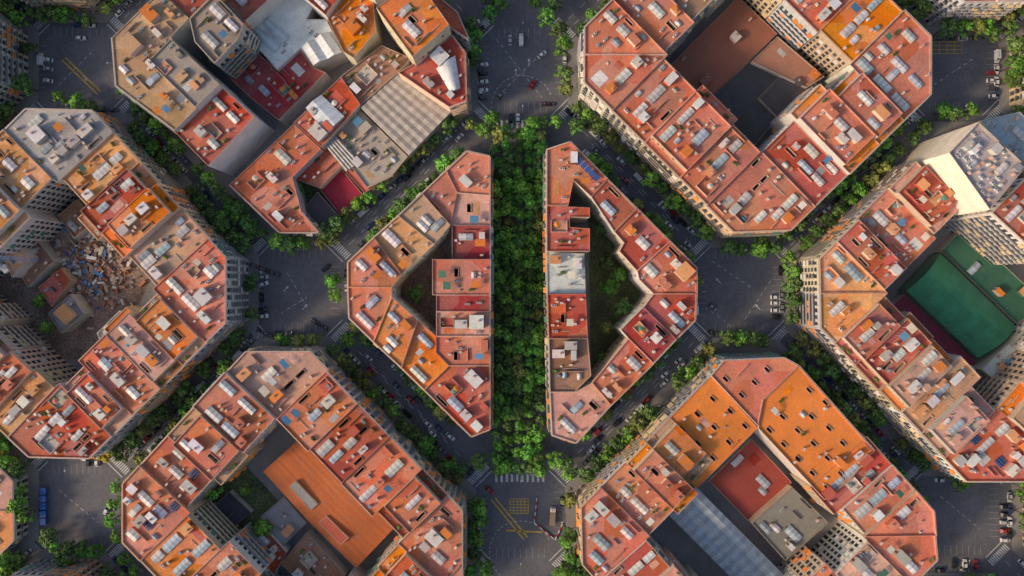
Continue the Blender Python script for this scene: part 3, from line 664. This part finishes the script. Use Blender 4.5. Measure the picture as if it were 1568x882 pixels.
# ---------------------------------------------------------------- vehicles
def loft(mb,st,m,c):
    rings=[]
    for x,z0,z1,w,w1 in st: rings.append([(x,-w,z0),(x,w,z0),(x,w,z0+(z1-z0)*.6),(x,w1,z1),(x,-w1,z1),(x,-w,z0+(z1-z0)*.6)])
    for a,b in zip(rings,rings[1:]):
        for i in range(6): j=(i+1)%6; mb.face([a[i],b[i],b[j],a[j]][::-1],m,c)
    mb.face(rings[0],m,c); mb.face(rings[-1][::-1],m,c)
def wheels(mb,xs,w,r):
    for x in xs:
        for s in (-1,1):
            for k in range(10):
                a0,a1=k*.6283,(k+1)*.6283; p=lambda a,y:(x+r*math.cos(a),y,r+r*math.sin(a))
                mb.face([p(a0,s*w),p(a1,s*w),p(a1,s*(w-.2)),p(a0,s*(w-.2))],CAR,(.02,.02,.02)); 
            mb.face([(x+r*math.cos(k*.6283),s*(w+.005),r+r*math.sin(k*.6283)) for k in range(10)],CAR,(.05,.05,.05))
def cabin(mb,x0,x1,x2,x3,zb,zt,wb,wt,c):
    b=[(x0,-wb,zb),(x3,-wb,zb),(x3,wb,zb),(x0,wb,zb)]; t=[(x1,-wt,zt),(x2,-wt,zt),(x2,wt,zt),(x1,wt,zt)]
    for i in range(4): j=(i+1)%4; mb.face([b[i],b[j],t[j],t[i]],GLASS,(.02,.025,.03))
    mb.face([(p[0],p[1],zt+.0) for p in t],CAR,c); mb.box((x1+x2)/2,0,(x2-x1)*.92,wt*1.86,zt+.003,zt+.05,0,CAR,c)
def car_mesh(c):
    mb=MB(); loft(mb,[(-2.1,.3,.75,.72,.62),(-1.9,.22,.92,.84,.74),(-.9,.2,.95,.87,.8),(.8,.2,.93,.87,.8),(1.7,.22,.82,.84,.72),(2.1,.3,.66,.7,.58)],CAR,c)
    cabin(mb,-1.75,-1.2,.35,1.05,.93,1.45,.78,.62,c); wheels(mb,(-1.3,1.3),.88,.32)
    for s in (-.55,.55): mb.box(2.06,s,.12,.3,.5,.64,0,CAR,(.8,.8,.75)); mb.box(-2.07,s,.1,.28,.6,.75,0,CAR,(.4,.02,.02)); mb.box(.75,s*1.75,.2,.16,.9,1.05,0,CAR,c)
    return mb.mesh('car')
def van_mesh(c):
    mb=MB(); loft(mb,[(-2.6,.3,2.2,.95,.86),(1.2,.25,2.25,.97,.86),(1.21,.25,1.25,.97,.92),(2.4,.3,1.0,.9,.8),(2.6,.35,.85,.85,.75)],CAR,c)
    b=[(1.22,-.85,2.15),(1.22,.85,2.15),(2.1,.86,1.15),(2.1,-.86,1.15)]; mb.face(b,GLASS,(.02,.025,.03)); mb.box(1.5,0,.9,1.7,1.1,1.7,0,CAR,c)
    mb.box(-.5,0,2.6,.1,2.24,2.3,0,CAR,(.3,.3,.3)); wheels(mb,(-1.6,1.6),.97,.36); return mb.mesh('van')
def truck_mesh(c,c2):
    mb=MB(); mb.box(-1.2,0,5.6,2.3,.9,1.1,0,METAL,(.15,.15,.15),bottom=True); mb.box(-1.2,0,5.6,2.4,1.1,1.9,0,CAR,c2,bottom=True); mb.box(-1.2,0,5.3,2.1,1.903,2.0,0,WALL,(.3,.25,.2))
    loft(mb,[(1.8,.5,2.5,1.15,1.05),(3.2,.5,2.5,1.15,1.05),(3.6,.5,1.9,1.1,1.0)],CAR,c); mb.face([(3.3,-1,2.42),(3.3,1,2.42),(3.62,1,1.7),(3.62,-1,1.7)],GLASS,(.02,.02,.03)); mb.box(2.5,0,.6,1.2,2.5,2.62,0,CAR,(.8,.35,.05))
    wheels(mb,(-3,-1.9,2.6),1.15,.48); return mb.mesh('truck')
def moto_mesh(c):
    mb=MB(); loft(mb,[(-.8,.55,.85,.14,.1),(-.2,.45,.85,.18,.13),(.2,.4,.95,.16,.1),(.5,.6,1.0,.1,.06)],CAR,c); mb.box(.45,0,.06,.7,.98,1.03,0,METAL,(.1,.1,.1)); mb.box(-.35,0,.7,.3,.86,.92,0,CAR,(.02,.02,.02)); wheels(mb,(-.65,.65),.07,.3); return mb.mesh('motorcycle')
CC_=[(.8,.8,.8),(.8,.8,.8),(.5,.51,.52),(.03,.03,.035),(.1,.11,.13),(.45,.03,.03),(.05,.09,.2),(.25,.26,.28)]
CARM=[car_mesh(c) for c in CC_]; VANM=van_mesh((.8,.8,.8)); MOTO=[moto_mesh(c) for c in ((.03,.03,.03),(.4,.03,.03),(.5,.5,.5))]
def put(name,me,x,y,a,z=.005,s=1.0):
    o=bpy.data.objects.new(name,me); o.location=(x,y,z); o.rotation_euler=(0,0,a); o.scale=(s,s,s); sc.collection.objects.link(o)
for x,y,a in CARPTS:
    if abs(x)<260 and abs(y)<160:
        if U(0,1)<.1: put('parked_van',VANM,x,y,a)
        else: put('parked_car',R.choice(CARM),x,y,a+(math.pi if U(0,1)<.5 else 0))
def cp(px,py,deg,ci=0,name='car'): p=gw(px,py); put(name,CARM[ci] if ci>=0 else VANM,p.x,p.y,math.radians(deg))
for c in [(798,62,90,-1),(781,62,90,2),(830,84,40,0),(767,146,45,7),(793,182,90,0),(782,182,90,3),(740,100,10,0),(740,113,10,3),(740,126,10,0),(740,139,10,0),(740,150,10,4),(75,92,170,0),(75,106,170,2),(75,124,170,0),(1187,455,0,0),(1187,464,0,0),(1187,475,0,0),(1187,485,0,3),(404,435,20,0),(404,474,5,3),(404,484,5,0),(404,424,5,2),
    (1517,112,0,5),(1517,124,0,0),(1518,136,0,4),(1520,148,0,0),(1395,178,40,0),(1460,862,90,3),(1476,863,90,0),(1492,864,90,5),(1536,775,0,3),(1537,787,0,3),(1537,799,0,2),(1537,812,0,5),(1538,826,0,0),(590,600,-45,0),(600,612,-45,2),(612,622,-45,3),(690,668,-40,0),(655,648,-45,0),(750,750,-40,5),(722,720,60,3),
    (215,205,-45,3),(228,215,-45,7),(125,59,0,0),(165,780,60,0),(728,36,30,0),(735,45,30,3),(905,688,50,0),(915,672,45,3),(640,300,40,0),(568,568,-45,5),(540,545,-45,0),(150,706,85,0),(137,706,85,3),(640,612,-45,3),(1250,335,45,0),(500,410,40,3),(1090,470,-40,7),(815,130,60,5)]: cp(*c)
for (ax,ay),(bx,by) in (((456,445),(800,108)),((456,445),(797,790)),((1132,446),(800,108)),((1132,446),(797,790)),((120,106),(456,445)),((456,445),(118,775)),((1132,446),(1460,108)),((1132,446),(1465,785))):
    A_,B_=gw(ax,ay),gw(bx,by); t=(B_-A_).normalized(); n=V2(-t.y,t.x); s=30; 
    while s<105:
        for l in (-1.7,1.7):
            if U(0,1)<.25: q=A_+t*(s+U(-2,2))+n*l; put('car',R.choice(CARM),q.x,q.y,math.atan2(t.y,t.x))
        s+=9
TR=truck_mesh((.8,.8,.78),(.75,.24,.04)); p=gw(846,788); put('construction_truck',TR,p.x,p.y,math.radians(88))
for x0,y0,n_,dx,dy in ((385,405,12,4,1.5),(478,490,8,3.4,2),(1085,508,14,4,1),(395,505,7,4,2),(830,160,6,3.5,0)):
    for i in range(n_): p=gw(x0+dx*i,y0+dy*i); put('motorcycle',R.choice(MOTO),p.x,p.y,math.radians(90+U(-12,12)))
ba=MB(); pts=[gw(822,762),gw(818,800),gw(850,826),gw(862,800)]
for a,b in zip(pts,pts[1:]):
    L=(b-a).length;t=(b-a)/L;n=V2(t.y,-t.x);k=int(L/1.5)
    for i in range(k): ba.frame(a,t,n,i*1.5,i*1.5+1.4,-.15,.15,0,.8,WALL,(.6,.04,.03) if i%2 else (.75,.75,.75))
ba.build('construction_barrier')
ct=MB(); p=gw(70,775)
for i in range(5): ct.box(p.x,p.y-6+i*3.2,2.2,2.6,.1,1.9,.1,CAR,(.04,.12,.4)); ct.box(p.x,p.y-6+i*3.2,2.4,2.7,1.91,2.05,.1,CAR,(.05,.16,.5))
ct.build('recycling_container_row')
lm=MB(); lm.cyl(0,0,.1,0,8.5,METAL,(.25,.25,.25),8,.06); lm.box(.7,0,1.5,.08,8.4,8.5,0,METAL,(.25,.25,.25),bottom=True); lm.box(1.5,0,.7,.3,8.32,8.52,0,METAL,(.6,.6,.58),bottom=True); LM=lm.mesh('lamp')
for ix,iy in INT:
    for k in range(4):
        a=k*math.pi/2; c=gw(ix,iy)+V2(math.cos(a),math.sin(a))*18.5; put('street_lamp',LM,c.x,c.y,a+math.pi,z=.0)
# ---------------------------------------------------------------- light, camera
SE=math.radians(27); az=math.radians(203)
sd=Vector((math.cos(az)*math.cos(SE),math.sin(az)*math.cos(SE),math.sin(SE)))
sl=bpy.data.lights.new('sun','SUN'); sl.energy=2.7; sl.angle=math.radians(8.0); sl.color=(1,.74,.48)
so=bpy.data.objects.new('sun',sl); so.rotation_euler=sd.to_track_quat('Z','Y').to_euler(); sc.collection.objects.link(so)
w=bpy.data.worlds.new('World'); sc.world=w; w.use_nodes=True; nt=w.node_tree
sk=nt.nodes.new('ShaderNodeTexSky'); sk.sky_type='NISHITA'; sk.sun_disc=False; sk.sun_elevation=SE; sk.sun_rotation=math.pi/2-az; sk.dust_density=3.0
bg=nt.nodes['Background']; bg.inputs['Strength'].default_value=.15; nt.links.new(sk.outputs[0],bg.inputs['Color'])
cd=bpy.data.cameras.new('camera'); cd.sensor_width=36; cd.lens=18/((431/2)/H); cd.clip_end=6000
co=bpy.data.objects.new('camera',cd); co.location=(0,0,H); co.rotation_euler=(0,0,0); sc.collection.objects.link(co); sc.camera=co
print('faces',sum(len(o.data.polygons) for o in sc.objects if o.type=='MESH'))
